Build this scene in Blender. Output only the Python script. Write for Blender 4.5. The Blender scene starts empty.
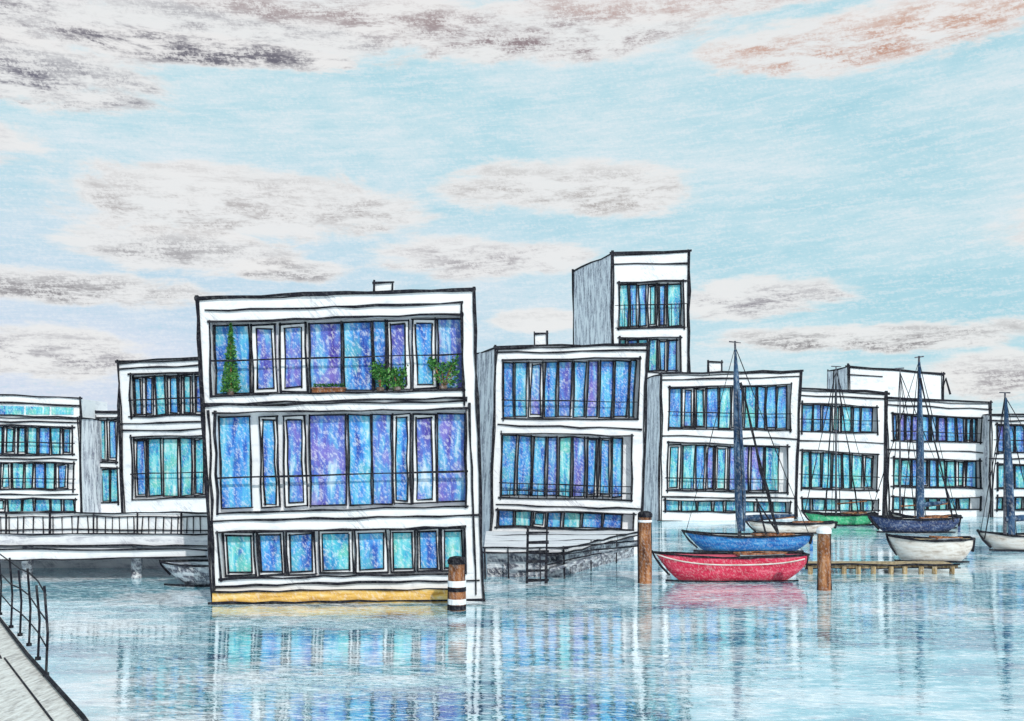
import bpy, math, random
from mathutils import Vector
random.seed(7)
F=1000.0; H=457.0; CZ=4.03
scene=bpy.context.scene
COL=scene.collection
def P(x,y,d): return Vector(((x-512)/F*d, d, CZ+(H-y)/F*d))
ORG={}
# ---------------------------------------------------------------- node helpers
class NT:
    def __init__(s,nt): s.nt=nt; s.n=nt.nodes; s.l=nt.links
    def node(s,t,**k):
        n=s.n.new(t)
        for a,b in k.items(): setattr(n,a,b)
        return n
    def put(s,sock,v):
        if isinstance(v,bpy.types.NodeSocket): s.l.new(v,sock)
        elif v is not None: sock.default_value=v
    def m(s,op,a,b=None,c=None,clamp=False):
        n=s.node('ShaderNodeMath',operation=op); n.use_clamp=clamp
        s.put(n.inputs[0],a); s.put(n.inputs[1],b)
        if c is not None: s.put(n.inputs[2],c)
        return n.outputs[0]
    def mix(s,f,a,b,bt='MIX'):
        n=s.node('ShaderNodeMix',data_type='RGBA',blend_type=bt)
        s.put(n.inputs[0],f)
        s.put(n.inputs[6],a if isinstance(a,bpy.types.NodeSocket) else (*a,1))
        s.put(n.inputs[7],b if isinstance(b,bpy.types.NodeSocket) else (*b,1))
        return n.outputs[2]
    def mapping(s,v,sc=(1,1,1),rot=(0,0,0),loc=(0,0,0)):
        n=s.node('ShaderNodeMapping'); s.put(n.inputs[0],v)
        n.inputs['Location'].default_value=loc; n.inputs['Rotation'].default_value=rot; n.inputs['Scale'].default_value=sc
        return n.outputs[0]
    def rotmap(s,v,rot,sc):   # rotate first, then stretch: strokes along a slanted direction
        return s.mapping(s.mapping(v,(1,1,1),rot),sc)
    def noise(s,v,scale,detail=2,rough=.5,dist=0):
        n=s.node('ShaderNodeTexNoise'); s.put(n.inputs['Vector'],v)
        n.inputs['Scale'].default_value=scale; n.inputs['Detail'].default_value=detail
        n.inputs['Roughness'].default_value=rough; n.inputs['Distortion'].default_value=dist
        return n.outputs[0]
    def ss(s,v,a,b,lo=0.,hi=1.):
        n=s.node('ShaderNodeMapRange',interpolation_type='SMOOTHSTEP')
        s.put(n.inputs[0],v)
        for i,x in enumerate((a,b,lo,hi)): n.inputs[i+1].default_value=x
        return n.outputs[0]
    def ramp(s,f,stops):
        n=s.node('ShaderNodeValToRGB'); s.put(n.inputs[0],f)
        e=n.color_ramp.elements
        while len(e)<len(stops): e.new(0.5)
        for i,(p,c) in enumerate(stops): e[i].position=p; e[i].color=(*c,1)
        return n.outputs[0]
def newmat(name):
    m=bpy.data.materials.new(name); m.use_nodes=True
    nt=NT(m.node_tree); b=m.node_tree.nodes['Principled BSDF']
    return m,nt,b
def pencil(name,stops,sc=(3,3,3),rot=(0,0,0),scale=1.0,paper=(.8,.8,.8),pamt=.35,grain=14,rough=.8,spec=.2,rnd=True,smudge=0,smc=(.3,.3,.35),tint=None):
    m,nt,b=newmat(name)
    g=nt.node('ShaderNodeNewGeometry').outputs['Position']
    if rnd:
        oi=nt.node('ShaderNodeObjectInfo').outputs['Random']
        a=nt.node('ShaderNodeVectorMath',operation='ADD'); nt.put(a.inputs[0],g)
        c=nt.node('ShaderNodeCombineXYZ'); r=nt.m('MULTIPLY',oi,37.)
        nt.put(c.inputs[0],r); nt.put(c.inputs[2],r); nt.put(a.inputs[1],c.outputs[0]); g=a.outputs[0]
    f=nt.noise(nt.mapping(g,sc,rot),scale,3,.6,.3)
    col=nt.ramp(f,stops)
    if tint:   # patches of a second pencil colour
        col=nt.mix(nt.ss(nt.noise(nt.mapping(g,(1.6,1.6,.9),(0,.3,0)),1.,3,.6),.52,.66,0,.75),col,tint)
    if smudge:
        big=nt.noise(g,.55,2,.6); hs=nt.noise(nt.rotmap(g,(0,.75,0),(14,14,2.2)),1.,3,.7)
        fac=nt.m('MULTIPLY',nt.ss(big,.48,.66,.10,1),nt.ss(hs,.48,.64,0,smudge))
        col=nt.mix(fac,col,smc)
    gr=nt.noise(nt.rotmap(g,(0,.6,0),(1,1,.5)),grain,3,.75)
    fac=nt.ss(gr,.48,.64,0,pamt)
    col=nt.mix(fac,col,paper)
    nt.put(b.inputs['Base Color'],col); b.inputs['Roughness'].default_value=rough
    b.inputs['Specular IOR Level'].default_value=spec
    return m
MAT={}
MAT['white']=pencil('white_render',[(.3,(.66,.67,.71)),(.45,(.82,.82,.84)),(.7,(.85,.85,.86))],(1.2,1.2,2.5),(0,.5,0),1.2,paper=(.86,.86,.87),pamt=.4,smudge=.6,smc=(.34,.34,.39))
MAT['side']=pencil('shaded_render',[(.36,(.22,.22,.27)),(.48,(.52,.52,.58)),(.58,(.84,.84,.87))],(4,4,.8),(0,.2,0),1.,paper=(.9,.9,.92),pamt=.7,grain=9)  # wall render with the shade of the side faces put into its colour
MAT['ink']=pencil('black_trim',[(.3,(.005,.005,.008)),(.7,(.02,.02,.03))],pamt=.05,rough=.8,spec=.1)
MAT['inksoft']=pencil('dark_grey_trim',[(.3,(.03,.03,.04)),(.7,(.10,.10,.13))],pamt=.15,rough=.7)
gs=dict(rough=.5,spec=.2)
MAT['glass']=pencil('blue_glass',[(.28,(.02,.03,.25)),(.39,(.03,.12,.46)),(.48,(.06,.27,.66)),(.57,(.09,.42,.68)),(.66,(.22,.58,.78)),(.76,(.70,.78,.85))],(4,3,.7),(0,.08,0),.9,pamt=.46,grain=17,tint=(.10,.42,.52),**gs)
MAT['glassv']=pencil('violet_blue_glass',[(.30,(.06,.04,.28)),(.40,(.10,.11,.44)),(.5,(.09,.20,.58)),(.58,(.12,.38,.62)),(.68,(.5,.64,.80))],(4,3,.7),(0,.08,0),.9,pamt=.46,grain=14,tint=(.22,.16,.52),**gs)
MAT['glasst']=pencil('teal_glass',[(.30,(.03,.10,.38)),(.42,(.04,.28,.52)),(.5,(.08,.48,.60)),(.6,(.24,.64,.66)),(.7,(.70,.82,.84))],(4,3,.7),(0,.08,0),.9,pamt=.48,grain=14,tint=(.14,.52,.42),**gs)
MAT['red']=pencil('red_paint',[(.3,(.42,.012,.04)),(.6,(.64,.035,.09)),(.75,(.76,.18,.24))],(1,1,5),(0,.1,0),1.5,pamt=.25,grain=22,rough=.7)
MAT['blue']=pencil('blue_paint',[(.3,(.01,.07,.30)),(.6,(.03,.22,.52)),(.75,(.25,.45,.65))],(1,1,5),(0,.1,0),1.5,pamt=.22,grain=16,rough=.7)
MAT['navy']=pencil('navy_paint',[(.3,(.015,.02,.07)),(.6,(.04,.07,.17)),(.75,(.2,.25,.4))],(1,1,5),(0,.1,0),1.5,pamt=.22,grain=12,rough=.7)
MAT['green']=pencil('green_paint',[(.3,(.03,.34,.14)),(.6,(.09,.56,.28)),(.75,(.4,.7,.45))],(1,1,5),(0,.1,0),1.5,pamt=.25,grain=10,rough=.7)
MAT['cream']=pencil('cream_paint',[(.3,(.40,.33,.28)),(.48,(.66,.60,.55)),(.7,(.78,.76,.74))],(1,1,5),(0,.1,0),1.5,pamt=.3,grain=12,rough=.7)
MAT['wood']=pencil('brown_wood',[(.3,(.06,.02,.01)),(.48,(.24,.085,.03)),(.66,(.44,.20,.09))],(5,5,1),(0,.05,0),1.5,pamt=.2,grain=18)
MAT['jwood']=pencil('tan_wood',[(.3,(.12,.07,.03)),(.5,(.34,.23,.11)),(.7,(.58,.45,.27))],(6,6,1),(0,.05,0),1.5,pamt=.25,grain=16)
MAT['ochre']=pencil('ochre_float',[(.3,(.45,.22,.04)),(.55,(.76,.46,.12)),(.75,(.8,.65,.35))],(1,1,6),(0,.1,0),1.5,pamt=.3,grain=14)
MAT['deck']=pencil('grey_deck',[(.3,(.42,.42,.47)),(.48,(.70,.70,.73)),(.7,(.82,.82,.84))],(1,4,4),(0,0,.3),1.5,pamt=.5,grain=12,smudge=.5,smc=(.30,.30,.35))
MAT['plank']=pencil('walkway_planks',[(.3,(.34,.31,.30)),(.48,(.60,.57,.54)),(.66,(.76,.74,.71))],(14,3,4),(0,0,-.6),1.2,pamt=.5,grain=22)
MAT['dark']=pencil('dark_float',[(.3,(.03,.032,.045)),(.47,(.14,.15,.19)),(.62,(.50,.54,.58))],(1.5,1.5,5),(0,.35,0),1.5,pamt=.55,grain=12)
MAT['leaf']=pencil('dark_leaf',[(.3,(.006,.04,.01)),(.5,(.02,.12,.025)),(.7,(.08,.24,.05))],(9,9,9),(0,0,0),1.5,pamt=.05,rough=.8)
MAT['leafl']=pencil('light_leaf',[(.3,(.03,.14,.03)),(.5,(.09,.28,.05)),(.7,(.2,.38,.1))],(9,9,9),(0,0,0),1.5,pamt=.05,rough=.8)
MAT['pot']=pencil('dark_pot',[(.3,(.06,.04,.035)),(.7,(.20,.13,.10))],pamt=.2)
MAT['sail']=pencil('navy_canvas',[(.3,(.01,.02,.05)),(.55,(.03,.08,.17)),(.72,(.2,.3,.4))],(4,4,.8),(0,.1,0),1.5,pamt=.2,grain=12)
# ---------------------------------------------------------------- mesh helpers
class MB:
    def __init__(s): s.v=[]; s.f=[]; s.mi=[]
    def add(s,vs,fs,mi=0):
        o=len(s.v); s.v+= [Vector(v) for v in vs]
        for i,f in enumerate(fs):
            s.f.append([o+k for k in f]); s.mi.append(mi[i] if isinstance(mi,(list,tuple)) else mi)
    def box8(s,a,b,mi=0):   # a: front 4 pts (TL,TR,BR,BL), b: back 4
        s.add(list(a)+list(b),[(0,3,2,1),(4,5,6,7),(0,1,5,4),(1,2,6,5),(2,3,7,6),(3,0,4,7)],mi)
    def box(s,x0,x1,y0,y1,z0,z1,mi=0):
        s.box8([(x0,y0,z1),(x1,y0,z1),(x1,y0,z0),(x0,y0,z0)],[(x0,y1,z1),(x1,y1,z1),(x1,y1,z0),(x0,y1,z0)],mi)
    def tube(s,pts,rad,n=8,mi=0,cap=True):
        pts=[Vector(p) for p in pts]
        if not isinstance(rad,(list,tuple)): rad=[rad]*len(pts)
        o=len(s.v)
        for i,p in enumerate(pts):
            t=(pts[min(i+1,len(pts)-1)]-pts[max(i-1,0)]).normalized()
            r=Vector((0,-1,0)) if abs(t.y)<.9 else Vector((0,0,1))
            a=t.cross(r).normalized(); b=t.cross(a).normalized()
            for k in range(n):
                w=2*math.pi*(k+.5)/n
                s.v.append(p+a*math.cos(w)*rad[i]+b*math.sin(w)*rad[i])
        for i in range(len(pts)-1):
            for k in range(n):
                k2=(k+1)%n
                s.f.append([o+i*n+k,o+i*n+k2,o+(i+1)*n+k2,o+(i+1)*n+k]); s.mi.append(mi)
        if cap:
            s.f.append([o+k for k in range(n)]); s.mi.append(mi)
            s.f.append([o+(len(pts)-1)*n+k for k in range(n)][::-1]); s.mi.append(mi)
    def ink(s,pts,w=2.2,mi=0,jit=.85,over=1.8,n=4):
        """thin hand-bent bar through world points, w = width in px at its depth"""
        pts=[Vector(p) for p in pts]
        out=[]
        for i in range(len(pts)-1):
            a,b=pts[i],pts[i+1]; L=(b-a).length; u=1000/((a.y+b.y)/2)
            k=max(1,int(L*u/20))
            for j in range(k): out.append(a.lerp(b,j/k))
        out.append(pts[-1])
        if over and len(out)>1:
            d0=(out[0]-out[1]).normalized(); d1=(out[-1]-out[-2]).normalized()
            out[0]=out[0]+d0*over*out[0].y/1000; out[-1]=out[-1]+d1*over*out[-1].y/1000
        q=[];r=[]
        for p in out:
            j=jit*p.y/1000
            q.append(p+Vector((random.uniform(-j,j),0,random.uniform(-j,j))))
            r.append(w*.56*p.y/1000*random.uniform(.6,1.35))
        s.tube(q,r,n,mi)
    def build(s,name,parent=None,mats=('white',),label=None,smooth=False):
        c=Vector((0,0,0))
        for v in s.v: c+=v
        c/=max(1,len(s.v))
        me=bpy.data.meshes.new(name); me.from_pydata([v-c for v in s.v],[],s.f); 
        for m in mats: me.materials.append(MAT[m])
        for i,p in enumerate(me.polygons): p.material_index=s.mi[i]; p.use_smooth=smooth
        me.update()
        ob=bpy.data.objects.new(name,me); COL.objects.link(ob)
        if parent: ob.parent=parent; ob.location=c-ORG[parent.name]
        else: ob.location=c
        ORG[ob.name]=c
        if label: ob['label']=label
        return ob
def thing(name,loc,label,cat,group=None):
    e=bpy.data.objects.new(name,None); COL.objects.link(e); e.location=loc; e.empty_display_size=.3
    ORG[e.name]=Vector(loc); e['label']=label; e['category']=cat
    if group: e['group']=group
    return e
class Fac:
    def __init__(s,xL,dL,xR,dR): s.a=(xL,dL,xR,dR)
    def d(s,x):
        xL,dL,xR,dR=s.a; t=(x-xL)/(xR-xL); return 1/((1-t)/dL+t/dR)
    def p(s,x,y,off=0): return P(x,y,s.d(x))+Vector((0,off,0))
def L(a,b,t): return a+(b-a)*t
def L2(a,b,t): return (L(a[0],b[0],t),L(a[1],b[1],t))
def quad_uv(q,u,v):
    return L2(L2(q[0],q[1],u),L2(q[3],q[2],u),v)
def auto(x0,x1,w,dr=.35,gap=2.5):
    out=[];x=x0
    while x<x1-w*.5:
        ww=w*random.uniform(.8,1.25)
        if x+ww>x1-w*.4: ww=x1-x
        out.append((x,x+ww-gap,'d' if random.random()<dr else 'g')); x+=ww
    return out
def house(label,fac,out,ops,depth=8,lsh=0,rsh=0,rec=.35,ow=2.6,glass=('glass',),extra=None,rails=(),sub=None,cat='house',name='floating_house',group='floating houses on the harbour'):
    base=fac.p((out[2][0]+out[3][0])/2,out[3][1]); base.z=0
    T=thing(name,base,label,cat,group)
    TL,TR,BR,BL=out
    def xl(y): return L(TL[0],BL[0],(y-TL[1])/(BL[1]-TL[1]))
    def xr(y): return L(TR[0],BR[0],(y-TR[1])/(BR[1]-TR[1]))
    w=MB()
    def pr(q,o0,o1,mi=0): w.box8([fac.p(*k,o0) for k in q],[fac.p(*k,o1) for k in q],mi)
    pl,prr=TL[1],TR[1]
    for (q,pan,_) in ops:
        pr([(xl(pl),pl),(xr(prr),prr),(xr(q[1][1]),q[1][1]),(xl(q[0][1]),q[0][1])],0,rec)
        pr([(xl(q[0][1]),q[0][1]),q[0],q[3],(xl(q[3][1]),q[3][1])],0,rec)
        pr([q[1],(xr(q[1][1]),q[1][1]),(xr(q[2][1]),q[2][1]),q[2]],0,rec)
        pl,prr=q[3][1],q[2][1]
    pr([(xl(pl),pl),(xr(prr),prr),BR,BL],0,rec)
    f=[fac.p(*k,rec+.004) for k in out]; b=[fac.p(*k,depth) for k in out]
    for i in (0,3): b[i].x+=lsh
    for i in (1,2): b[i].x+=rsh
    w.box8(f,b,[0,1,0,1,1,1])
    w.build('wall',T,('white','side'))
    # trim lines
    t=MB(); o=-.03
    t.ink([fac.p(*k,o) for k in (TL,TR)],ow*1.25); t.ink([fac.p(*k,o) for k in (TR,BR)],ow); t.ink([fac.p(*k,o) for k in (TL,BL)],ow)
    t.ink([fac.p(*BL,o),fac.p(*BR,o)],ow)
    g2=lambda k,dx,dy: fac.p(k[0]+dx,k[1]+dy,o-.01)
    t.ink([g2(TL,1,2.2),g2(TR,-1,1.2)],ow*.5); t.ink([g2(TR,-1.6,0),g2(BR,-.8,0)],ow*.5); t.ink([g2(TL,1.2,0),g2(BL,2.2,0)],ow*.5)
    t.ink([f[0],b[0]],ow*.8); t.ink([b[0],b[3]],ow*.8); t.ink([f[1],b[1]],ow*.8)
    for (q,pan,_) in ops:
        qq=list(q)+[q[0]]
        for i in range(4): t.ink([fac.p(*qq[i],o),fac.p(*qq[i+1],o)],ow*.75)
    if extra:
        for ln in extra: t.ink([fac.p(*k,o) for k in ln],ow*.8)
    t.build('edge_trim',T,('ink',))
    # windows
    for (q,pan,gset) in ops:
        gs=gset or glass
        for (x0,x1,kind) in pan:
            ua=(x0-q[0][0])/(q[1][0]-q[0][0]); ub=(x1-q[0][0])/(q[1][0]-q[0][0])
            ua=max(0.0,ua); ub=min(1.0,ub)
            m=.04 if kind!='s' else .0
            cq=[quad_uv(q,ua,m),quad_uv(q,ub,m),quad_uv(q,ub,1-m),quad_uv(q,ua,1-m)]
            g=MB()
            g.box8([fac.p(*k,rec-.05) for k in cq],[fac.p(*k,rec-.01) for k in cq])
            win=g.build('window',T,(random.choice(gs),))
            fr=MB(); of=rec-.09
            for i in range(4): fr.ink([fac.p(*cq[i],of),fac.p(*cq[(i+1)%4],of)],ow*.62,1,over=.8)
            if kind in 'dn':
                W=(cq[1][0]-cq[0][0]); Hh=(cq[3][1]-cq[0][1]); mx=.17 if kind=='d' else .10; my=min(.5,mx*W/Hh)
                iq=[quad_uv(cq,mx,my),quad_uv(cq,1-mx,my),quad_uv(cq,1-mx,1-my),quad_uv(cq,mx,1-my)]
                for i in range(4):
                    j=(i+1)%4; s_=[cq[i],cq[j],iq[j],iq[i]]
                    fr.box8([fac.p(*k,rec-.08) for k in s_],[fac.p(*k,rec-.052) for k in s_],0)
                for i in range(4): fr.ink([fac.p(*iq[i],of),fac.p(*iq[(i+1)%4],of)],ow*.55,1,over=.4)
            fr.build('frame',win,('white','ink'))
    for rl in rails:
        r=MB()
        for ln in rl['h']: r.ink([fac.p(*k,.02) for k in ln],rl.get('w',1.5),jit=.4)
        a,b2=rl['h'][0]; c,d2=rl['h'][-1]; n=rl.get('n',0)
        for i in range(n+1):
            if n: 
                u=i/n; r.ink([fac.p(*L2(a,b2,u),.02),fac.p(*L2(c,d2,u),.02)],rl.get('w',1.5)*.75,jit=.3,over=.5)
        r.build('railing',T,('ink',))
    if sub: sub(T,fac)
    return T
def chimney(x0,x1,y0,y1,depthf=0):
    def s(T,fac):
        c=MB(); q=[(x0,y0),(x1,y0),(x1,y1+3),(x0,y1+3)]
        c.box8([fac.p(*k,.1) for k in q],[fac.p(*k,.7) for k in q])
        pts=q+[q[0]]
        for i in range(4):
            if i!=2: c.ink([fac.p(*pts[i],.07),fac.p(*pts[i+1],.07)],2.3,1)
        c.build('roof_vent',T,('white','ink'))
    return s
# ---------------------------------------------------------------- MAIN HOUSE
fA=Fac(200,27.5,480,27.9)
def subA(T,fac):
    chimney(374,392,282,290)(T,fac)
    b=MB(); q=[(214,592),(449,589),(449,604),(214,606)]
    b.box8([fac.p(*k,-.16) for k in q],[fac.p(*k,-.004) for k in q])
    b.build('float_strip',T,('ochre',))
    b=MB()
    b.ink([fac.p(214,591,-.18),fac.p(450,588,-.18)],2)
    b.ink([fac.p(212,602,-.18),fac.p(482,599,-.18)],2.6)
    b.ink([fac.p(450,588,-.1),fac.p(450,601,-.1)],2)
    b.build('waterline_trim',T,('ink',))
pA1=[(211,246,'t'),(249,273,'d'),(277,303,'d'),(307,339,'g'),(341,370,'g'),(372,384,'g'),(386,408,'d'),(411,435,'d'),(437,461,'g')]
pA2=[(216,247,'g'),(257,275,'d'),(281,303,'d'),(307,344,'g'),(347,369,'g'),(371,390,'g'),(392,409,'d'),(412,435,'d'),(437,465,'g')]
pA3=[(220,251,'n'),(254,281,'n'),(284,312,'n'),(317,350,'n'),(353,385,'n'),(389,413,'n'),(416,438,'n'),(441,464,'n')]
A=house('large white three-storey floating house with blue glazing and balcony',fA,[(197,298),(474,289),(484,604),(213,608)],
 [([(209,322),(462,314),(463,390),(212,396)],pA1,('glass','glass','glassv')),
  ([(215,413),(466,409),(466,506),(218,513)],pA2,('glass','glass','glassv')),
  ([(218,532),(465,527),(466,573),(221,579)],pA3,('glass','glass','glasst'))],
 depth=9,ow=3.2,lsh=.55,rsh=-.6,extra=[[(207,311),(461,303)],[(461,303),(464,404)],[(204,404),(466,398)],[(204,406),(466,401)],[(211,521),(480,515)],[(209,412),(215,588)],[(470,405),(476,592)],[(216,586),(478,580)]],
 rails=[{'h':[[(211,361),(463,354)],[(211,396),(463,390)]],'w':1.8},{'h':[[(217,478),(466,471)]],'w':2.2}],sub=subA)
# ---------------------------------------------------------------- HOUSE B
fB=Fac(490,41,650,41.5)
def subB(T,fac):
    chimney(535,547,333,344)(T,fac)
    zt=1.0
    def fp(x,d,z): return Vector(((x-512)/1000*d,d,z))
    foot=[(484,33.2),(566,33.2),(641,40.9),(486,40.9)]
    s=MB(); 
    a=[fp(x,d,zt) for x,d in foot]; b=[fp(x,d,zt-.16) for x,d in foot]
    s.box8(a,b); s.build('terrace',T,('deck',))
    s=MB(); foot2=[(487,33.6),(562,33.6),(634,40.8),(489,40.8)]
    a=[fp(x,d,zt-.17) for x,d in foot2]; b=[fp(x,d,-.4) for x,d in foot2]
    s.box8(a,b); s.build('float',T,('dark',))  # float hull; its dark colour paints in the shadow beneath the terrace
    s=MB(); o=Vector((0,-.03,.01))
    for z in (zt,zt-.16):
        s.ink([fp(484,33.2,z)+o,fp(566,33.2,z)+o],1.9); s.ink([fp(566,33.2,z)+o,fp(641,40.9,z)+o],1.9)
    for xx in (485,508,540,564): s.ink([fp(xx,33.15,zt),fp(xx,33.15,-.1)],2)
    for (xx,dd) in ((590,35.6),(615,38.2)): s.ink([fp(xx+1,dd-.1,zt),fp(xx+1,dd-.1,-.1)],1.6)
    s.ink([fp(490,36,zt+.01),fp(600,36.4,zt+.01)],1.); s.ink([fp(490,38.5,zt+.01),fp(625,39,zt+.01)],1.)
    s.build('terrace_trim',T,('ink',))
B=house('white two-storey floating house with shaded side wall and full width windows',fB,[(496,347),(648,344),(641,556),(489,556)],
 [([(503,360),(640,358),(637,419),(503,419)],auto(504,639,13,.2,2.2),('glassv','glass')),
  ([(502,433),(632,436),(631,500),(500,498)],auto(503,631,14,.25,2.2),('glass','glasst','glassv')),
  ([(498,510),(634,514),(633,530),(497,527)],auto(499,633,17,.1),('glasst','glass'))],
 depth=5,lsh=-1.75,rsh=-.3,ow=2.6,extra=[[(496,353),(646,350)],[(500,425),(640,429)],[(498,505),(638,509)]],
 rails=[{'h':[[(503,400),(638,402)],[(503,419),(637,419)]],'w':1.4},{'h':[[(501,483),(631,487)],[(501,490),(631,494)],[(500,498),(631,500)]],'w':1.4,'n':14}],
 glass=('glassv','glass'),sub=subB)
# gangway with handrail
T=thing('gangway',(2.6,34,0),'sloping dark gangway plank from float terrace to mooring post','gangway')
m=MB(); a,b=P(550,572,33.0),P(641,545,33.3); up=Vector((0,0,.1)); bk=Vector((0,.6,0))
m.box8([a+up,b+up,b,a],[a+up+bk,b+up+bk,b+bk,a+bk]); m.build('plank',T,('dark',))
m=MB()
for (p,q) in (((548,549),(641,541)),((549,556),(640,545)),((549,564),(600,553))): m.ink([P(*p,32.9),P(*q,33.1)],1.5)
m.build('handrail',T,('ink',))
# ---------------------------------------------------------------- TOWER
fT=Fac(610,71,690,71)
house('tall narrow white tower house with shaded side wall and stacked balconies',fT,[(612,253),(689,251),(689,515),(612,515)],
 [([(619,283),(684,281),(684,327),(619,328)],auto(620,683,9,.1,1.8),('glass','glasst')),
  ([(619,338),(680,338),(680,372),(619,372)],auto(620,679,9,.1,1.8),('glass','glasst'))],
 depth=7,lsh=-2.3,ow=2.6,extra=[[(612,265),(688,263)]],rails=[{'h':[[(617,305),(687,304)],[(617,328),(687,327)]],'n':9,'w':1.2}],name='tower_house',cat='tower',group=None)
# ---------------------------------------------------------------- HOUSE C
fC=Fac(660,63,800,65)
house('white floating house with flat roof and long blue windows',fC,[(661,374),(801,371),(795,521),(659,521)],
 [([(669,387),(791,384),(790,430),(669,429)],auto(670,790,11,.25,1.8),('glass','glasst')),
  ([(668,443),(788,446),(787,493),(667,491)],auto(669,787,12,.25,1.8),('glass','glasst','glassv')),
  ([(665,500),(790,502),(790,513),(665,511)],auto(666,789,14,.1),('glasst',))],
 depth=6,lsh=-.6,ow=2.3,extra=[[(662,380),(799,377)],[(664,436),(796,439)],[(664,497),(794,498)]],
 rails=[{'h':[[(669,412),(790,414)],[(669,429),(790,430)]],'w':1.2},{'h':[[(667,478),(787,480)],[(667,491),(787,493)]],'n':10,'w':1.1}],sub=chimney(709,722,362,371))
# ---------------------------------------------------------------- HOUSE D
fD=Fac(800,67,888,68)
house('small white floating house with teal windows and thin balcony rails',fD,[(795,388),(887,393),(884,519),(795,519)],
 [([(802,403),(877,407),(877,433),(801,432)],auto(803,876,10,.2,1.8),('glasst','glass')),
  ([(802,450),(877,455),(877,490),(802,489)],auto(803,876,10,.2,1.8),('glasst',)),
  ([(802,498),(878,500),(878,511),(802,511)],auto(803,876,12,.1),('glasst',))],
 depth=6,ow=2.2,extra=[[(795,395),(885,399)],[(798,440),(885,444)]],
 rails=[{'h':[[(801,419),(878,421)]],'w':1.1},{'h':[[(801,474),(878,477)]],'w':1.1}])
fE=Fac(885,68,990,68)
house('white floating house with violet blue windows beneath flat roof',fE,[(886,398),(991,403),(989,518),(887,518)],
 [([(893,413),(981,418),(981,443),(893,441)],auto(894,980,8,.15,1.6),('glassv','glass')),
  ([(893,458),(980,461),(980,488),(893,487)],auto(894,979,9,.15,1.6),('glasst','glass')),
  ([(893,497),(980,498),(980,510),(893,510)],auto(894,979,11,.1),('glasst',))],
 depth=6,ow=2.2,extra=[[(886,405),(990,410)],[(888,449),(989,453)]],
 rails=[{'h':[[(893,431),(981,434)]],'w':1.1},{'h':[[(893,476),(980,478)]],'w':1.1,}])
fI=Fac(990,67,1100,66)
house('pale floating house end with rows of narrow panes',fI,[(990,414),(1100,416),(1100,518),(990,518)],
 [([(997,424),(1092,427),(1092,454),(997,453)],auto(998,1091,8,.15,1.6),('glassv','glass')),
  ([(997,464),(1092,466),(1092,489),(997,489)],auto(998,1091,9,.15,1.6),('glasst','glass')),
  ([(997,497),(1092,498),(1092,510),(997,510)],auto(998,1091,11,.1),('glasst',))],
 depth=6,ow=2.2,extra=[[(990,420),(1100,422)],[(990,458),(1100,460)]],rails=[{'h':[[(996,440),(1092,442)]],'w':1.1}])
fK=Fac(848,92,950,92)
def subK(T,fac):
    s=MB(); s.ink([fac.p(943,388,-.1),fac.p(946,378,-.1),fac.p(950,392,-.1)],1.6); s.build('antenna',T,('ink',))
house('plain white rooftop block rising above the row behind',fK,[(848,366),(943,373),(943,502),(848,502)],
 [([(856,418),(936,421),(936,440),(856,440)],auto(857,935,12,.1),None)],depth=6,ow=1.8,extra=[[(849,375),(880,377)]],name='flat_roofed_building',cat='building',group=None,sub=subK)
# ---------------------------------------------------------------- LEFT HOUSES
fF=Fac(118,48,260,47)
house('white floating house partly hidden with blue balcony windows',fF,[(118,362),(262,355),(262,541),(124,541)],
 [([(130,375),(252,370),(252,414),(131,417)],auto(131,251,13,.35,2.4),('glass','glasst')),
  ([(131,437),(252,434),(252,497),(133,499)],auto(132,251,14,.3,2.4),('glass','glasst'))],
 depth=6,ow=2.7,extra=[[(119,369),(258,363)],[(122,424),(258,421)],[(124,431),(258,428)]],lsh=.35,
 rails=[{'h':[[(130,400),(252,396)]],'w':1.5},{'h':[[(132,474),(252,471)]],'w':1.5}])
fG=Fac(70,66,130,66)
house('narrow white floating house with pale door and shaded wall',fG,[(76,411),(132,412),(132,520),(80,520)],
 [([(96,418),(117,418),(117,462),(97,462)],[(97,105,'d'),(106,116,'d')],('glasst','glass')),
  ([(99,468),(118,468),(118,503),(100,503)],[(100,108,'g'),(109,117,'g')],('glasst','glass'))],
 depth=6,ow=2.2,extra=[[(88,412),(91,512)]])
fH=Fac(-80,62,80,63)
def subH(T,fac):
    s=MB(); q=[(-80,391),(75,398),(76,417),(-80,415)]
    s.box8([fac.p(*k,.8) for k in q],[fac.p(*k,5) for k in q])
    for ln in ([q[0],q[1]],[q[1],q[2]],[(-80,399),(72,405)]): s.ink([fac.p(*k,.76) for k in ln],2.2,1)
    s.build('roof_storey',T,('white','ink'))
    for (x0,x1) in ((-70,-40),(-38,-10),(-8,18),(20,44),(46,68)):
        g=MB(); yy=lambda x: 403+(x+70)*.03
        q=[(x0,yy(x0)),(x1,yy(x1)),(x1,414),(x0,414)]
        g.box8([fac.p(*k,.74) for k in q],[fac.p(*k,.79) for k in q]); g.build('window',T,('glasst',))
house('wide white floating house with stepped roof and many panes',fH,[(-80,413),(80,418),(82,522),(-80,522)],
 [([(-74,424),(73,427),(73,455),(-74,455)],auto(-73,72,11,.3,2),('glass','glasst')),
  ([(-74,461),(74,463),(74,490),(-74,490)],auto(-73,73,11,.3,2),('glass','glasst')),
  ([(-74,498),(75,499),(75,512),(-74,512)],auto(-73,74,14,.2,2),('glasst',))],
 depth=6,ow=2.2,extra=[[(-80,420),(78,423)],[(-80,458),(76,459)],[(-80,494),(77,495)]],
 rails=[{'h':[[(-74,441),(73,443)]],'w':1.3},{'h':[[(-74,478),(74,479)]],'w':1.3}],sub=subH)
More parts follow.
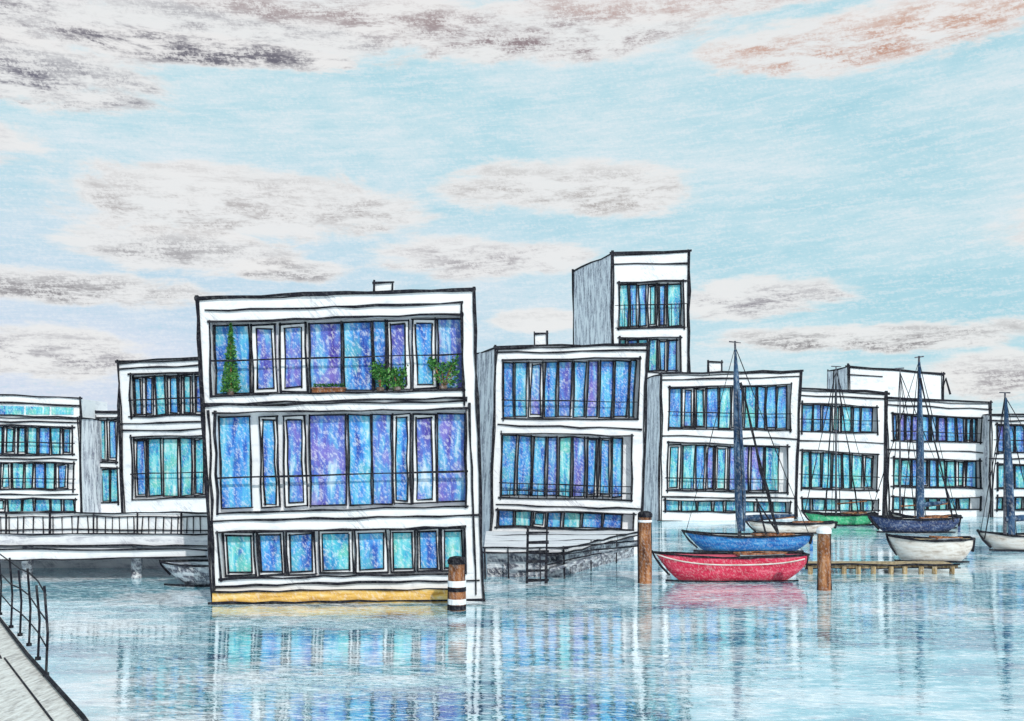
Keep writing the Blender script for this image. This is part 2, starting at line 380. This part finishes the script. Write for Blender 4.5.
# ---------------------------------------------------------------- LEFT JETTY
J=thing('jetty',(-12.5,34,0),'raised pale boarded jetty with picket railing beside floating house','jetty')
m=MB()
xa,xb=-24.,-9.75
m.box(xa,xb,33.0,36.5,1.1,1.47); m.build('deck',J,('deck',))
m=MB(); 
def slab(m,pts_top,pts_bot,y0,y1,mi=0):
    a=[Vector((p[0],y0,p[1])) for p in pts_top+pts_bot[::-1]]; b=[Vector((p[0],y1,p[1])) for p in pts_top+pts_bot[::-1]]
    m.box8(a,b,mi)
slab(m,[(xa,1.02),(-10.0,1.02)],[(xa,.55),(-10.0,.78)],32.6,32.98)
for ln in ([(xa,1.02),(-10.,1.02)],[(xa,.55),(-10.,.78)]): m.ink([(p[0],32.55,p[1]) for p in ln],2.,1)
for z in (1.47,1.1): m.ink([(xa,32.95,z),(xb,32.95,z+.02)],2.,1)
m.build('edge_beam',J,('white','ink')) 
m=MB(); 
z1=2.2
m.box(xa,xb,33.14,33.17,1.50,z1-.05,1)
m.ink([(xa,33.1,z1),(xb,33.1,z1-.02)],2.0); m.ink([(xa,33.1,z1-.13),(xb,33.1,z1-.15)],1.5); m.ink([(xa,33.1,1.64),(xb,33.1,1.62)],1.5)
x=xa
while x<xb: m.ink([(x,33.1,z1-.13),(x+random.uniform(-.03,.03),33.1,1.5)],1.1,jit=.2,over=0); x+=random.uniform(.2,.34)
x=xa
while x<xb: m.ink([(x,33.1,z1),(x,33.1,1.47)],2.0,jit=.2,over=0); x+=1.45
m.build('railing',J,('ink','white'))
for px in (131,20):
    m=MB(); X=(px-512)/1000*32.8
    m.tube([(X,33.3,-.6),(X,33.3,.6),(X+.02,33.3,1.09)],[.17,.18,.17],10); m.build('post',J,('dark',),smooth=True)
m=MB(); m.box(-24,-9.9,36.3,36.5,-.2,1.09); m.build('back_wall',J,('deck',))
# ---------------------------------------------------------------- FOREGROUND WALKWAY
wz=1.5
m=MB()
e=[(-2.6,7.2),(-4.05,9.6),(-6.1,12.7),(-8.2,16.0),(-12.5,22.6)]
top=[Vector((x,y,wz)) for x,y in e]; wdt=Vector((-3.0,-1.9,0))
for i in range(len(top)-1):
    a,b=top[i],top[i+1]
    m.box8([a+wdt,b+wdt,b,a][0:4],[k-Vector((0,0,.28)) for k in (a+wdt,b+wdt,b,a)])
wk=m.build('walkway',None,('plank',)); wk['kind']='structure'; wk['label']='grey planked walkway along the water edge'; wk['category']='walkway'
m=MB()
for i in range(len(top)-1):
    a,b=top[i]+Vector((-.05,-.03,.04)),top[i+1]+Vector((-.05,-.03,.04)); m.tube([a,b],.025,6)
    m.tube([a-Vector((0,0,.3)),b-Vector((0,0,.3))],.03,6)
for off in (.32,.75,1.25,1.8,2.4):
    for i in range(len(top)-1):
        o=wdt.normalized()*off+Vector((random.uniform(-.03,.03),0,.012)); m.tube([top[i]+o,top[i+1]+o],.011,4)
kb=m.build('walkway_kerb',None,('ink',)); kb['kind']='structure'; kb['label']='dark edge boards of the walkway'; kb['category']='walkway'
R=thing('railing',(-6.2,13,wz),'thin black metal railing along the planked walkway','railing')
def onw(x,y): p=P(x,y,(CZ-wz)/(y-H)*1000); return Vector((p.x,p.y,wz))
posts=[onw(46,676),onw(38,660),onw(29,646),onw(20,636),onw(11,628),onw(0,615),onw(-12,603),onw(-30,588),onw(-55,568)]
for i,p in enumerate(posts):
    m=MB(); hgt=1.04 if i%2==0 else .93
    m.tube([p,p+Vector((.02,0,.5)),p+Vector((-.02,0,hgt))],.015,8); m.tube([p,p+Vector((0,0,.04))],.035,8); m.build('post',R,('ink',))
for hgt in (.96,.66,.34):
    m=MB(); m.tube([p+Vector((0,0,hgt+random.uniform(-.03,.03))) for p in posts],.010,6); m.build('rail',R,('ink',))
# ---------------------------------------------------------------- PLANTS on balcony
def leaves(m,n,fn,size,mis=(0,1)):
    for _ in range(n):
        c=fn(); s=size*random.uniform(.6,1.4)
        a=Vector((random.gauss(0,1),random.gauss(0,1),random.gauss(0,1))).normalized(); b=a.cross(Vector((random.random(),1,random.random()))).normalized()
        m.add([c-a*s,c-b*s*.45,c+a*s,c+b*s*.45],[(0,1,2,3)],random.choice(mis))
def floorpt(x,off=.16): 
    return fA.p(x,L(396,390,(x-212)/251),off)
def conifer(x,hp,wd,label):
    p=floorpt(x,.08); T=thing('potted_plant',p,label,'plant','plants on the balcony')
    m=MB(); m.tube([p,p+Vector((0,0,.1)),p+Vector((0,0,.18)),p+Vector((0,0,.19))],[.08,.10,.12,.1],12); m.build('pot',T,('pot',))
    m=MB(); m.tube([p+Vector((0,0,.1)),p+Vector((0,0,.9)),p+Vector((0,0,hp-.1))],[.025,.02,.008],6); m.build('trunk',T,('wood',))
    m=MB()
    def fn():
        t=random.random()**1.5; z=.12+t*(hp-.12); r=wd*(1-t)**.8*math.sqrt(random.random())*random.uniform(.8,1.15); a=random.random()*6.28
        return p+Vector((math.cos(a)*r,math.sin(a)*r*.5,z))
    leaves(m,1500,fn,.045); m.build('foliage',T,('leaf','leafl'))
def shrub(x,hp,wd,label):
    p=floorpt(x,.08); T=thing('potted_plant',p,label,'plant','plants on the balcony')
    m=MB(); m.tube([p,p+Vector((0,0,.06)),p+Vector((0,0,.13)),p+Vector((0,0,.14))],[.08,.11,.12,.10],12); m.build('pot',T,('pot',))
    m=MB()
    cl=[p+Vector((random.uniform(-wd,wd),random.uniform(-.05,.05),random.uniform(.15,hp))) for _ in range(11)]
    for c in cl: m.tube([p+Vector((0,0,.1)),p.lerp(c,.6)+Vector((0,0,.08)),c],[.014,.01,.006],5)
    m.build('stem',T,('wood',))
    m=MB()
    def fn():
        c=random.choice(cl); return c+Vector((random.gauss(0,.07),random.gauss(0,.04),random.gauss(0,.08)))
    leaves(m,480,fn,.05,(0,0,1)); m.build('foliage',T,('leaf','leafl'))
conifer(230,2.0,.28,'tall narrow conifer in a pot on the balcony')
shrub(380,.72,.2,'bushy dark green shrub in a pot on the balcony')
shrub(397,.85,.18,'leafy green shrub in a pot beside balcony doors')
shrub(443,.85,.38,'wide dark green shrub in a pot at balcony end')
p=floorpt(328,.12); T=thing('planter_box',p,'low brown wooden planter box on the balcony','planter')
m=MB(); m.box(p.x-.45,p.x+.45,p.y-.1,p.y+.1,p.z,p.z+.13); m.box(p.x-.48,p.x+.48,p.y-.13,p.y+.13,p.z+.13,p.z+.16); m.build('box',T,('wood',))
m=MB(); leaves(m,200,lambda: p+Vector((random.uniform(-.43,.43),random.uniform(-.08,.08),.19+random.random()*.08)),.04,(0,)); m.build('foliage',T,('leaf',))
# ---------------------------------------------------------------- POSTS
def mpost(x,ytop,ybot,wpx,label,bands=(),cap='cap'):
    d=CZ*1000/(ybot-H); b=P(x,ybot,d); zt=P(x,ytop,d).z; r=wpx/2*d/1000
    T=thing('mooring_post',(b.x,b.y,0),label,'mooring post','mooring posts in the water')
    m=MB(); m.tube([(b.x,b.y,-.8),(b.x+.01,b.y,zt*.3),(b.x-.015,b.y,zt*.7),(b.x,b.y,zt-.05)],[r,r*1.03,r*.97,r*.96],14); m.build('post',T,('wood',),smooth=True)
    m=MB(); m.tube([(b.x,b.y,zt-.1),(b.x,b.y,zt),(b.x,b.y,zt+.07),(b.x,b.y,zt+.1)],[r*1.12,r*1.15,r*.9,r*.4],14); m.build('cap',T,(('white',) if cap=='w' else ('ink',)))
    m=MB()
    for s in(-1,1): m.ink([(b.x+s*r,b.y-.03,-.1),(b.x+s*r*.98,b.y-.03,zt-.1)],1.8)
    m.build('edge_strip',T,('ink',))
    for (z0,z1,mt) in bands:
        m=MB(); m.tube([(b.x,b.y,z0),(b.x,b.y,z1)],r*1.1,14); m.build('band',T,(mt,))
mpost(457,560,610,17,'brown wooden mooring post with white and black bands',((.62,.78,'white'),(.5,.6,'ink'),(.16,.3,'white'),(.02,.14,'ink')))
mpost(645,514,583,13,'tall brown wooden mooring post with dark cap',((1.95,2.02,'white'),))
mpost(824,530,590,13,'brown wooden mooring post with pale rounded cap',(),'w')
# ---------------------------------------------------------------- LADDER
d=32.0
T=thing('ladder',(P(538,580,d).x,d,0),'dark wooden ladder standing in water against the float terrace','ladder')
m=MB(); 
for x in (528,547): m.ink([P(x,527,d),P(x-1,590 if x<540 else 588,d-.1)],3.2,jit=.3)
m.build('side_rail',T,('ink',))
for i in range(6):
    m=MB(); y=533+i*9.5; m.ink([P(528,y,d-.1),P(547,y-.5,d-.1)],3.2,jit=.3); m.build('rung',T,('ink',))
# ---------------------------------------------------------------- RIGHT JETTY
T=thing('floating_jetty',(P(893,565,36).x,36,0),'low tan plank jetty on short piles beside the boats','jetty')
m=MB(); x0=P(803,565,35).x; x1=P(953,565,35).x
m.box(x0,x1,34.6,35.8,.18,.30); m.build('deck',T,('jwood',))
m=MB(); m.ink([(x0,34.55,.32),(x1,34.55,.30)],2); m.ink([(x0,34.55,.19),(x1,34.55,.19)],1.6); m.build('edge_trim',T,('ink',))
x=x0+.1
while x<x1:
    m=MB(); m.tube([(x,34.5,-.4),(x+.01,34.5,.25)],.085,8); m.build('pile',T,('jwood',)); x+=random.uniform(.45,.62)
# ---------------------------------------------------------------- BOATS
def boat(xl_,xr_,ywl,free,beam,hull,label,bow=-1,sheer=.25,yaw=0.,mast=None,deck='cream',cover=None,stripe=None,stays=(),kind='sailing_boat',boom=None,group='moored boats',mastmat='inksoft',mw=2.,drop=0.,ex=3.2):
    d=CZ*1000/(ywl-H); cx=((xl_+xr_)/2-512)/1000*d; Lh=(xr_-xl_)/2/1000*d/max(.5,math.cos(yaw))
    T=thing(kind,(cx,d,0),label,'boat',group)
    ca,sa=math.cos(yaw),math.sin(yaw)
    def tr(x,y,z): return Vector((cx+x*ca-y*sa, d+x*sa+y*ca, z))
    N=25; K=7
    def hb(t):
        u=t
        return beam*max(0.03,(1-abs(u)**2.3)) if u<0 else beam*(1-.62*u**2.2)
    def sh(t): return free*(1+ sheer*(t*t*(1.6 if t<0 else .6)))
    def kb(t): 
        return L(-.28,sh(t)-.05 if t<0 else sh(t)*.45,abs(t)**ex)
    def sec(t,s):
        a=abs(s); y=hb(t)*(1-(1-a)**2.2); z=L(kb(t),sh(t),a**1.6); return y*(1 if s>0 else -1),z
    m=MB(); vs=[];fs=[]
    for i in range(N):
        t=-1+2*i/(N-1)
        for k in range(2*K+1):
            s=-1+k/K; y,z=sec(t,s)
            x=(t if bow<0 else -t)*Lh*(1-.06*(1-abs(s))*(abs(t)**2))
            vs.append(tr(x,y,z))
    M=2*K+1
    for i in range(N-1):
        for k in range(M-1): fs.append((i*M+k,i*M+k+1,(i+1)*M+k+1,(i+1)*M+k))
    fs.append(tuple((N-1)*M+k for k in range(M))); fs.append(tuple(k for k in range(M))[::-1])
    m.add(vs,fs); m.build('hull',T,(hull,),smooth=True)
    def bx(t): return (t if bow<0 else -t)*Lh
    m=MB(); vs=[];fs=[]
    for i in range(N):
        t=-1+2*i/(N-1)
        for s in(-1,0,1): vs.append(tr(bx(t),s*hb(t)*.97,sh(t)-.03+(0.03 if s==0 else 0)))
    for i in range(N-1):
        for k in range(2): fs.append((i*3+k,i*3+k+1,(i+1)*3+k+1,(i+1)*3+k))
    m.add(vs,fs); m.build('deck',T,(deck,))
    m=MB()
    t0,t1=.1,.72
    ring=[tr(bx(t),s*hb(t)*.55,sh(t)+.06) for (t,s) in ((t0,-1),(t0,1),(t1,1),(t1,-1))]
    m.ink(ring+[ring[0]],1.8,over=0); low=[v-Vector((0,0,.045)) for v in ring]; m.add(low,[(0,1,2,3)],1)
    m.build('cockpit',T,('wood','dark'))
    m=MB()
    for s in(-1,1):
        m.ink([tr(bx(-1+2*i/12),s*hb(-1+2*i/12)*1.01,sh(-1+2*i/12)) for i in range(13)],2.6,jit=.25,over=0)
    m.ink([tr(bx(1),-hb(1),sh(1)),tr(bx(1),hb(1),sh(1))],2)
    m.ink([tr(bx(1)*.99,-hb(1)-.02,sh(1)),tr(bx(1)*.98,-hb(1)*.5-.03,max(kb(1),.05))],2.2,jit=.1,over=0)
    m.ink([tr(bx(-1)*1.0,0,sh(-1)),tr(bx(-.97),-.03,kb(-.97)),tr(bx(-.9),-.05,kb(-.9)-.02),tr(bx(-.8),-.1,kb(-.8)-.02)],2.2,jit=.1)
    m.ink([tr(bx(-.85),-hb(-.85)-.03,.03)]+[tr(bx(t),-hb(t)*.86-.03,.03) for t in (-.6,-.2,.2,.6,.85)],2.2,jit=.2,over=0)
    m.build('gunwale',T,('ink',))
    if stripe:
        m=MB(); pts=[]
        for i in range(19):
            t=-.96+1.9*i/18; y,z=sec(t,-.86); pts.append(tr(bx(t),y*1.015,z))
        m.tube(pts,.024,6); m.build('rubbing_strake',T,(stripe,))
    if mast:
        xq=bx(1); m=MB(); q=.12 if bow<0 else -.12
        m.box8([tr(xq,-.02,sh(1)*.8),tr(xq+q,-.02,sh(1)*.7),tr(xq+q,-.02,-.3),tr(xq,-.02,-.3)],[tr(xq,.02,sh(1)*.8),tr(xq+q,.02,sh(1)*.7),tr(xq+q,.02,-.3),tr(xq,.02,-.3)]); m.build('rudder',T,(hull,))
        xm,ym=mast; mt=P(xm,ym,d); mt.y=d; base=Vector((mt.x+drop,d,free*.8))
        m=MB(); r=mw*.5*d/1000
        m.tube([base,base.lerp(mt,.5),mt],[r,r*.8,r*.5],8); m.ink([mt+Vector((-.15,0,-.05)),mt+Vector((.15,0,-.05))],1.2)
        m.build('mast',T,(mastmat,))
        m=MB()
        ends=[tr(bx(-.95),0,sh(-.95)),tr(bx(.98),0,sh(1)),tr(bx(-.1),-hb(-.1),sh(0)),tr(bx(-.1),hb(-.1),sh(0))]
        for k,e_ in enumerate(ends):
            m.ink([base.lerp(mt,.97),e_],.75,jit=.2,over=0)
        for (q0,q1,w_) in stays: m.ink([P(*q0,d-1.),P(*q1,d-1.)],w_)
        m.build('rigging',T,('ink',))
        bz=base+Vector((0,0,.75)); be=tr(bx(.75),0,sh(.75)+.75)
        m=MB(); m.tube([bz,be],[.05,.035],8); m.build('boom',T,('wood',))
        if cover:
            m=MB(); o=Vector((0,0,.1)); m.tube([bz+o,bz.lerp(be,.3)+o,bz.lerp(be,.7)+o*.9,be+o*.8],[.13,.14,.1,.05],10); m.build('sail_cover',T,(cover,),smooth=True)
    return T,d
boat(652,807,580,.80,.7,'red','red wooden open boat with pale strake between mooring posts',sheer=.10,yaw=.04,stripe='cream',kind='open_boat',ex=3.4,deck='red')
T,d=boat(683,810,551,.66,.8,'blue','blue hulled sailing boat with tall furled navy sail',sheer=.18,mast=(735,341),cover='sail',mw=4,drop=.2,stays=(((741,385),(777,533),3.2),((776,531),(757,500),1.8),((757,500),(766,533),1.8)))
m=MB(); b0=P(741,531,d)+Vector((0,-.06,0)); t0=P(735,350,d)+Vector((0,-.06,0))
m.tube([b0,b0.lerp(t0,.15),b0.lerp(t0,.5),b0.lerp(t0,.85),t0],[.16,.24,.2,.12,.04],10); m.build('furled_sail',T,('sail',),smooth=True)
boat(803,876,525,.62,.8,'green','small green sailing boat with thin mast',sheer=.2,mast=(836,366),mw=2.2,stays=(((834,372),(826,515),1.3),((837,370),(858,512),1.2)),deck='green')
T,d=boat(868,958,532,.72,.9,'navy','dark navy sailing boat with furled dark sail',sheer=.2,mast=(919,356),cover='sail',mw=4,stays=(((921,380),(953,520),1.8),))
m=MB(); b0=P(920,522,d)+Vector((0,-.06,0)); t0=P(919,362,d)+Vector((0,-.06,0))
m.tube([b0,b0.lerp(t0,.5),t0],[.2,.2,.05],10); m.build('furled_sail',T,('sail',),smooth=True)
boat(888,970,561,.84,.75,'cream','small white open boat with brown trim beside plank jetty',sheer=.12,yaw=-.1,bow=-1,deck='jwood',kind='open_boat')
boat(890,958,528,.6,.8,'cream','pale sailing boat with slender mast behind navy boat',sheer=.3,mast=(900,368),mw=2)
T,d=boat(978,1085,550,.62,.85,'cream','white sailing boat with furled dark sail on its mast',sheer=.2,mast=(1005,392),cover='sail',mw=3.5,stays=(((1004,400),(985,538),1.5),))
m=MB(); b0=P(1011,538,d)+Vector((0,-.06,0)); t0=P(1005,398,d)+Vector((0,-.06,0))
m.tube([b0,b0.lerp(t0,.5),t0],[.15,.17,.05],10); m.build('furled_sail',T,('sail',),smooth=True)
boat(745,835,533,.5,.7,'cream','low white dinghy moored behind the blue boat',sheer=.3,kind='dinghy')
boat(160,262,584,.66,.8,'dark','grey dinghy moored beneath the jetty',sheer=.05,kind='dinghy',deck='dark',ex=1.6)
# ---------------------------------------------------------------- WATER
m=MB(); S=3000
m.add([(-S,-200,0),(S,-200,0),(S,S,0),(-S,S,0)],[(0,1,2,3)])
mm,nt,b=newmat('water'); MAT['water']=mm
g=nt.node('ShaderNodeNewGeometry').outputs['Position']
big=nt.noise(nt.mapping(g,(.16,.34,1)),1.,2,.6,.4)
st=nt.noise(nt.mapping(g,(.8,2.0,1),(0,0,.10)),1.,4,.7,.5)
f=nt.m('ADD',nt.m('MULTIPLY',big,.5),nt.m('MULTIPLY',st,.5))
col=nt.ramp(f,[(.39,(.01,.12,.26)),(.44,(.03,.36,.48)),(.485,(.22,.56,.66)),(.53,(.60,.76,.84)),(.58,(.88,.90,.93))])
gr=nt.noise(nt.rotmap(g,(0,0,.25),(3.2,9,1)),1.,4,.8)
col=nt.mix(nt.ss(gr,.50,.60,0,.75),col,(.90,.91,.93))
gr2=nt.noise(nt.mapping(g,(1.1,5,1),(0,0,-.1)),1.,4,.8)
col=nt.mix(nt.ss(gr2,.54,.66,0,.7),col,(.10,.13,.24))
bmp=nt.node('ShaderNodeBump'); bmp.inputs['Strength'].default_value=.5; bmp.inputs['Distance'].default_value=.016
hn=nt.m('ADD',nt.noise(nt.mapping(g,(.9,2.2,1)),1.,3,.55),nt.m('MULTIPLY',nt.noise(nt.mapping(g,(6,13,1)),1.,2,.5),.25))
nt.put(bmp.inputs['Height'],hn)
dif=nt.node('ShaderNodeBsdfDiffuse'); nt.put(dif.inputs[0],col)
gl=nt.node('ShaderNodeBsdfGlossy'); gl.inputs['Roughness'].default_value=.03; gl.inputs[0].default_value=(.92,.97,1,1); nt.put(gl.inputs['Normal'],bmp.outputs[0])
mx=nt.node('ShaderNodeMixShader'); 
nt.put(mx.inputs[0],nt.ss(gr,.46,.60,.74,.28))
nt.l.new(dif.outputs[0],mx.inputs[1]); nt.l.new(gl.outputs[0],mx.inputs[2])
outn=[n for n in mm.node_tree.nodes if n.type=='OUTPUT_MATERIAL'][0]; nt.l.new(mx.outputs[0],outn.inputs[0])
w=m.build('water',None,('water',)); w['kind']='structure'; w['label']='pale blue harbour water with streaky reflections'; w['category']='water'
# ---------------------------------------------------------------- WORLD
wd=bpy.data.worlds.new('World'); scene.world=wd; wd.use_nodes=True
try:
    wd.cycles.sampling_method='MANUAL'; wd.cycles.sample_map_resolution=256
except Exception as ex_: print(ex_)
nt=NT(wd.node_tree); bg=wd.node_tree.nodes['Background']
tc=nt.node('ShaderNodeTexCoord').outputs['Generated']
sp=nt.node('ShaderNodeSeparateXYZ'); nt.put(sp.inputs[0],tc)
X,Y,Z=sp.outputs
az=nt.m('ARCTAN2',X,Y); el=nt.m('ARCSINE',Z)
cb=nt.node('ShaderNodeCombineXYZ'); nt.put(cb.inputs[0],az); nt.put(cb.inputs[1],el); sv=cb.outputs[0]
n1=nt.noise(nt.mapping(sv,(3.,10.,1),(0,0,.1)),1.,5,.65,.3)
base=nt.ramp(n1,[(.34,(.40,.69,.79)),(.46,(.52,.76,.84)),(.56,(.64,.81,.87)),(.68,(.79,.87,.91))])
lil=nt.m('MULTIPLY',nt.ss(el,.34,.02),nt.ss(az,.35,-.35),clamp=True)
base=nt.mix(nt.m('MULTIPLY',lil,.75),base,(.68,.71,.88))
h1=nt.noise(nt.rotmap(sv,(0,0,-.07),(22,170,1)),1.,5,.8)      # level pencil strokes
h2=nt.noise(nt.rotmap(sv,(0,0,.5),(260,330,1)),1.,2,.8)       # paper grain
hh=nt.m('ADD',nt.m('MULTIPLY',h1,.68),nt.m('MULTIPLY',h2,.32))
base=nt.mix(nt.ss(hh,.47,.60,0,.42),base,(.87,.90,.93))
base=nt.mix(nt.ss(hh,.47,.37,0,.30),base,(.36,.66,.77))
edge=nt.noise(nt.mapping(sv,(8,24,1),(0,0,.05)),1.,5,.72,.3)
strk=nt.noise(nt.mapping(sv,(11,44,1),(0,0,.10)),1.,5,.78,.2)
clouds=[(150,22,270,40,1.,(.27,.25,.28)),(10,70,140,34,1.15,(.18,.17,.21)),(200,50,150,17,1.1,(.16,.15,.18)),(540,30,180,36,1.,(.30,.23,.24)),(860,38,160,32,1.,(.58,.33,.24)),(330,8,160,20,.85,(.38,.30,.30)),(700,2,220,18,.75,(.56,.40,.36)),(960,8,130,20,.8,(.62,.38,.28)),
 (235,205,205,40,.8,(.36,.32,.31)),(570,190,140,32,.8,(.38,.34,.32)),(180,250,130,25,.85,(.32,.30,.31)),(480,258,130,24,.85,(.34,.31,.33)),
 (80,288,140,20,1.,(.27,.25,.26)),(40,350,100,32,1.,(.28,.26,.30)),(770,297,105,24,1.,(.30,.28,.31)),(880,337,165,17,1.05,(.27,.25,.26)),(1000,374,65,26,.9,(.31,.28,.31)),(290,270,70,14,.9,(.31,.29,.30)),(540,320,60,14,.3,(.5,.5,.5)),
 (-160,120,150,40,.6,(.4,.4,.45)),(1200,200,160,40,.6,(.4,.4,.45))]
cur=base; sc_=[]
e2=nt.m('MULTIPLY',nt.m('SUBTRACT',edge,.5),3.0)
sfin=nt.m('MULTIPLY',nt.ss(strk,.40,.60),nt.ss(hh,.58,.45,.15,1))
for (x,y,wx,hy,dk,c) in clouds:
    dx=(x-512)/1000; dz=(H-y)/1000; a0=math.atan2(dx,1); e0=math.atan2(dz,math.hypot(dx,1))
    cosf=math.cos(e0)
    u=nt.m('MULTIPLY',nt.m('SUBTRACT',az,a0),1000/wx*cosf*1.05); v=nt.m('MULTIPLY',nt.m('SUBTRACT',el,e0),1000/hy*1.1)
    r=nt.m('ADD',nt.m('MULTIPLY',u,u),nt.m('MULTIPLY',v,v))
    k=nt.m('ADD',nt.m('SUBTRACT',1.0,r),e2)
    cur=nt.mix(nt.ss(k,-.15,.45,0,.9),cur,(.88,.87,.86))
    lo=nt.ss(v,.9,-.4,.35,dk)
    s1=nt.m('MULTIPLY',nt.m('MULTIPLY',nt.ss(k,.0,.9),lo),sfin,clamp=True)
    sc_.append((s1,c))
for s1,c in sc_: cur=nt.mix(s1,cur,c)
sky=nt.node('ShaderNodeTexSky',sky_type='NISHITA'); sky.sun_disc=False; sky.sun_elevation=math.radians(38); sky.sun_rotation=math.radians(158)
sk=nt.mix(1.0,sky.outputs[0],(.1,.1,.1),'MULTIPLY')
fin=nt.mix(.06,cur,sk)
nt.put(bg.inputs[0],fin); bg.inputs[1].default_value=1.0
# ---------------------------------------------------------------- SUN + CAMERA
s=bpy.data.lights.new('sun','SUN'); s.energy=2.5; s.angle=math.radians(.5); s.color=(1,.96,.9)
so=bpy.data.objects.new('sun',s); COL.objects.link(so); so.rotation_euler=(math.radians(52),0,math.radians(22))
cam=bpy.data.cameras.new('camera'); co=bpy.data.objects.new('camera',cam); COL.objects.link(co)
co.location=(0,0,CZ); co.rotation_euler=(math.radians(90),0,0)
cam.sensor_width=36; cam.lens=36*F/1024; cam.shift_y=(H-360.5)/1024; cam.clip_end=6000; cam.clip_start=.1
scene.camera=co
scene.view_settings.view_transform='Standard'; scene.view_settings.look='None'; scene.view_settings.exposure=0
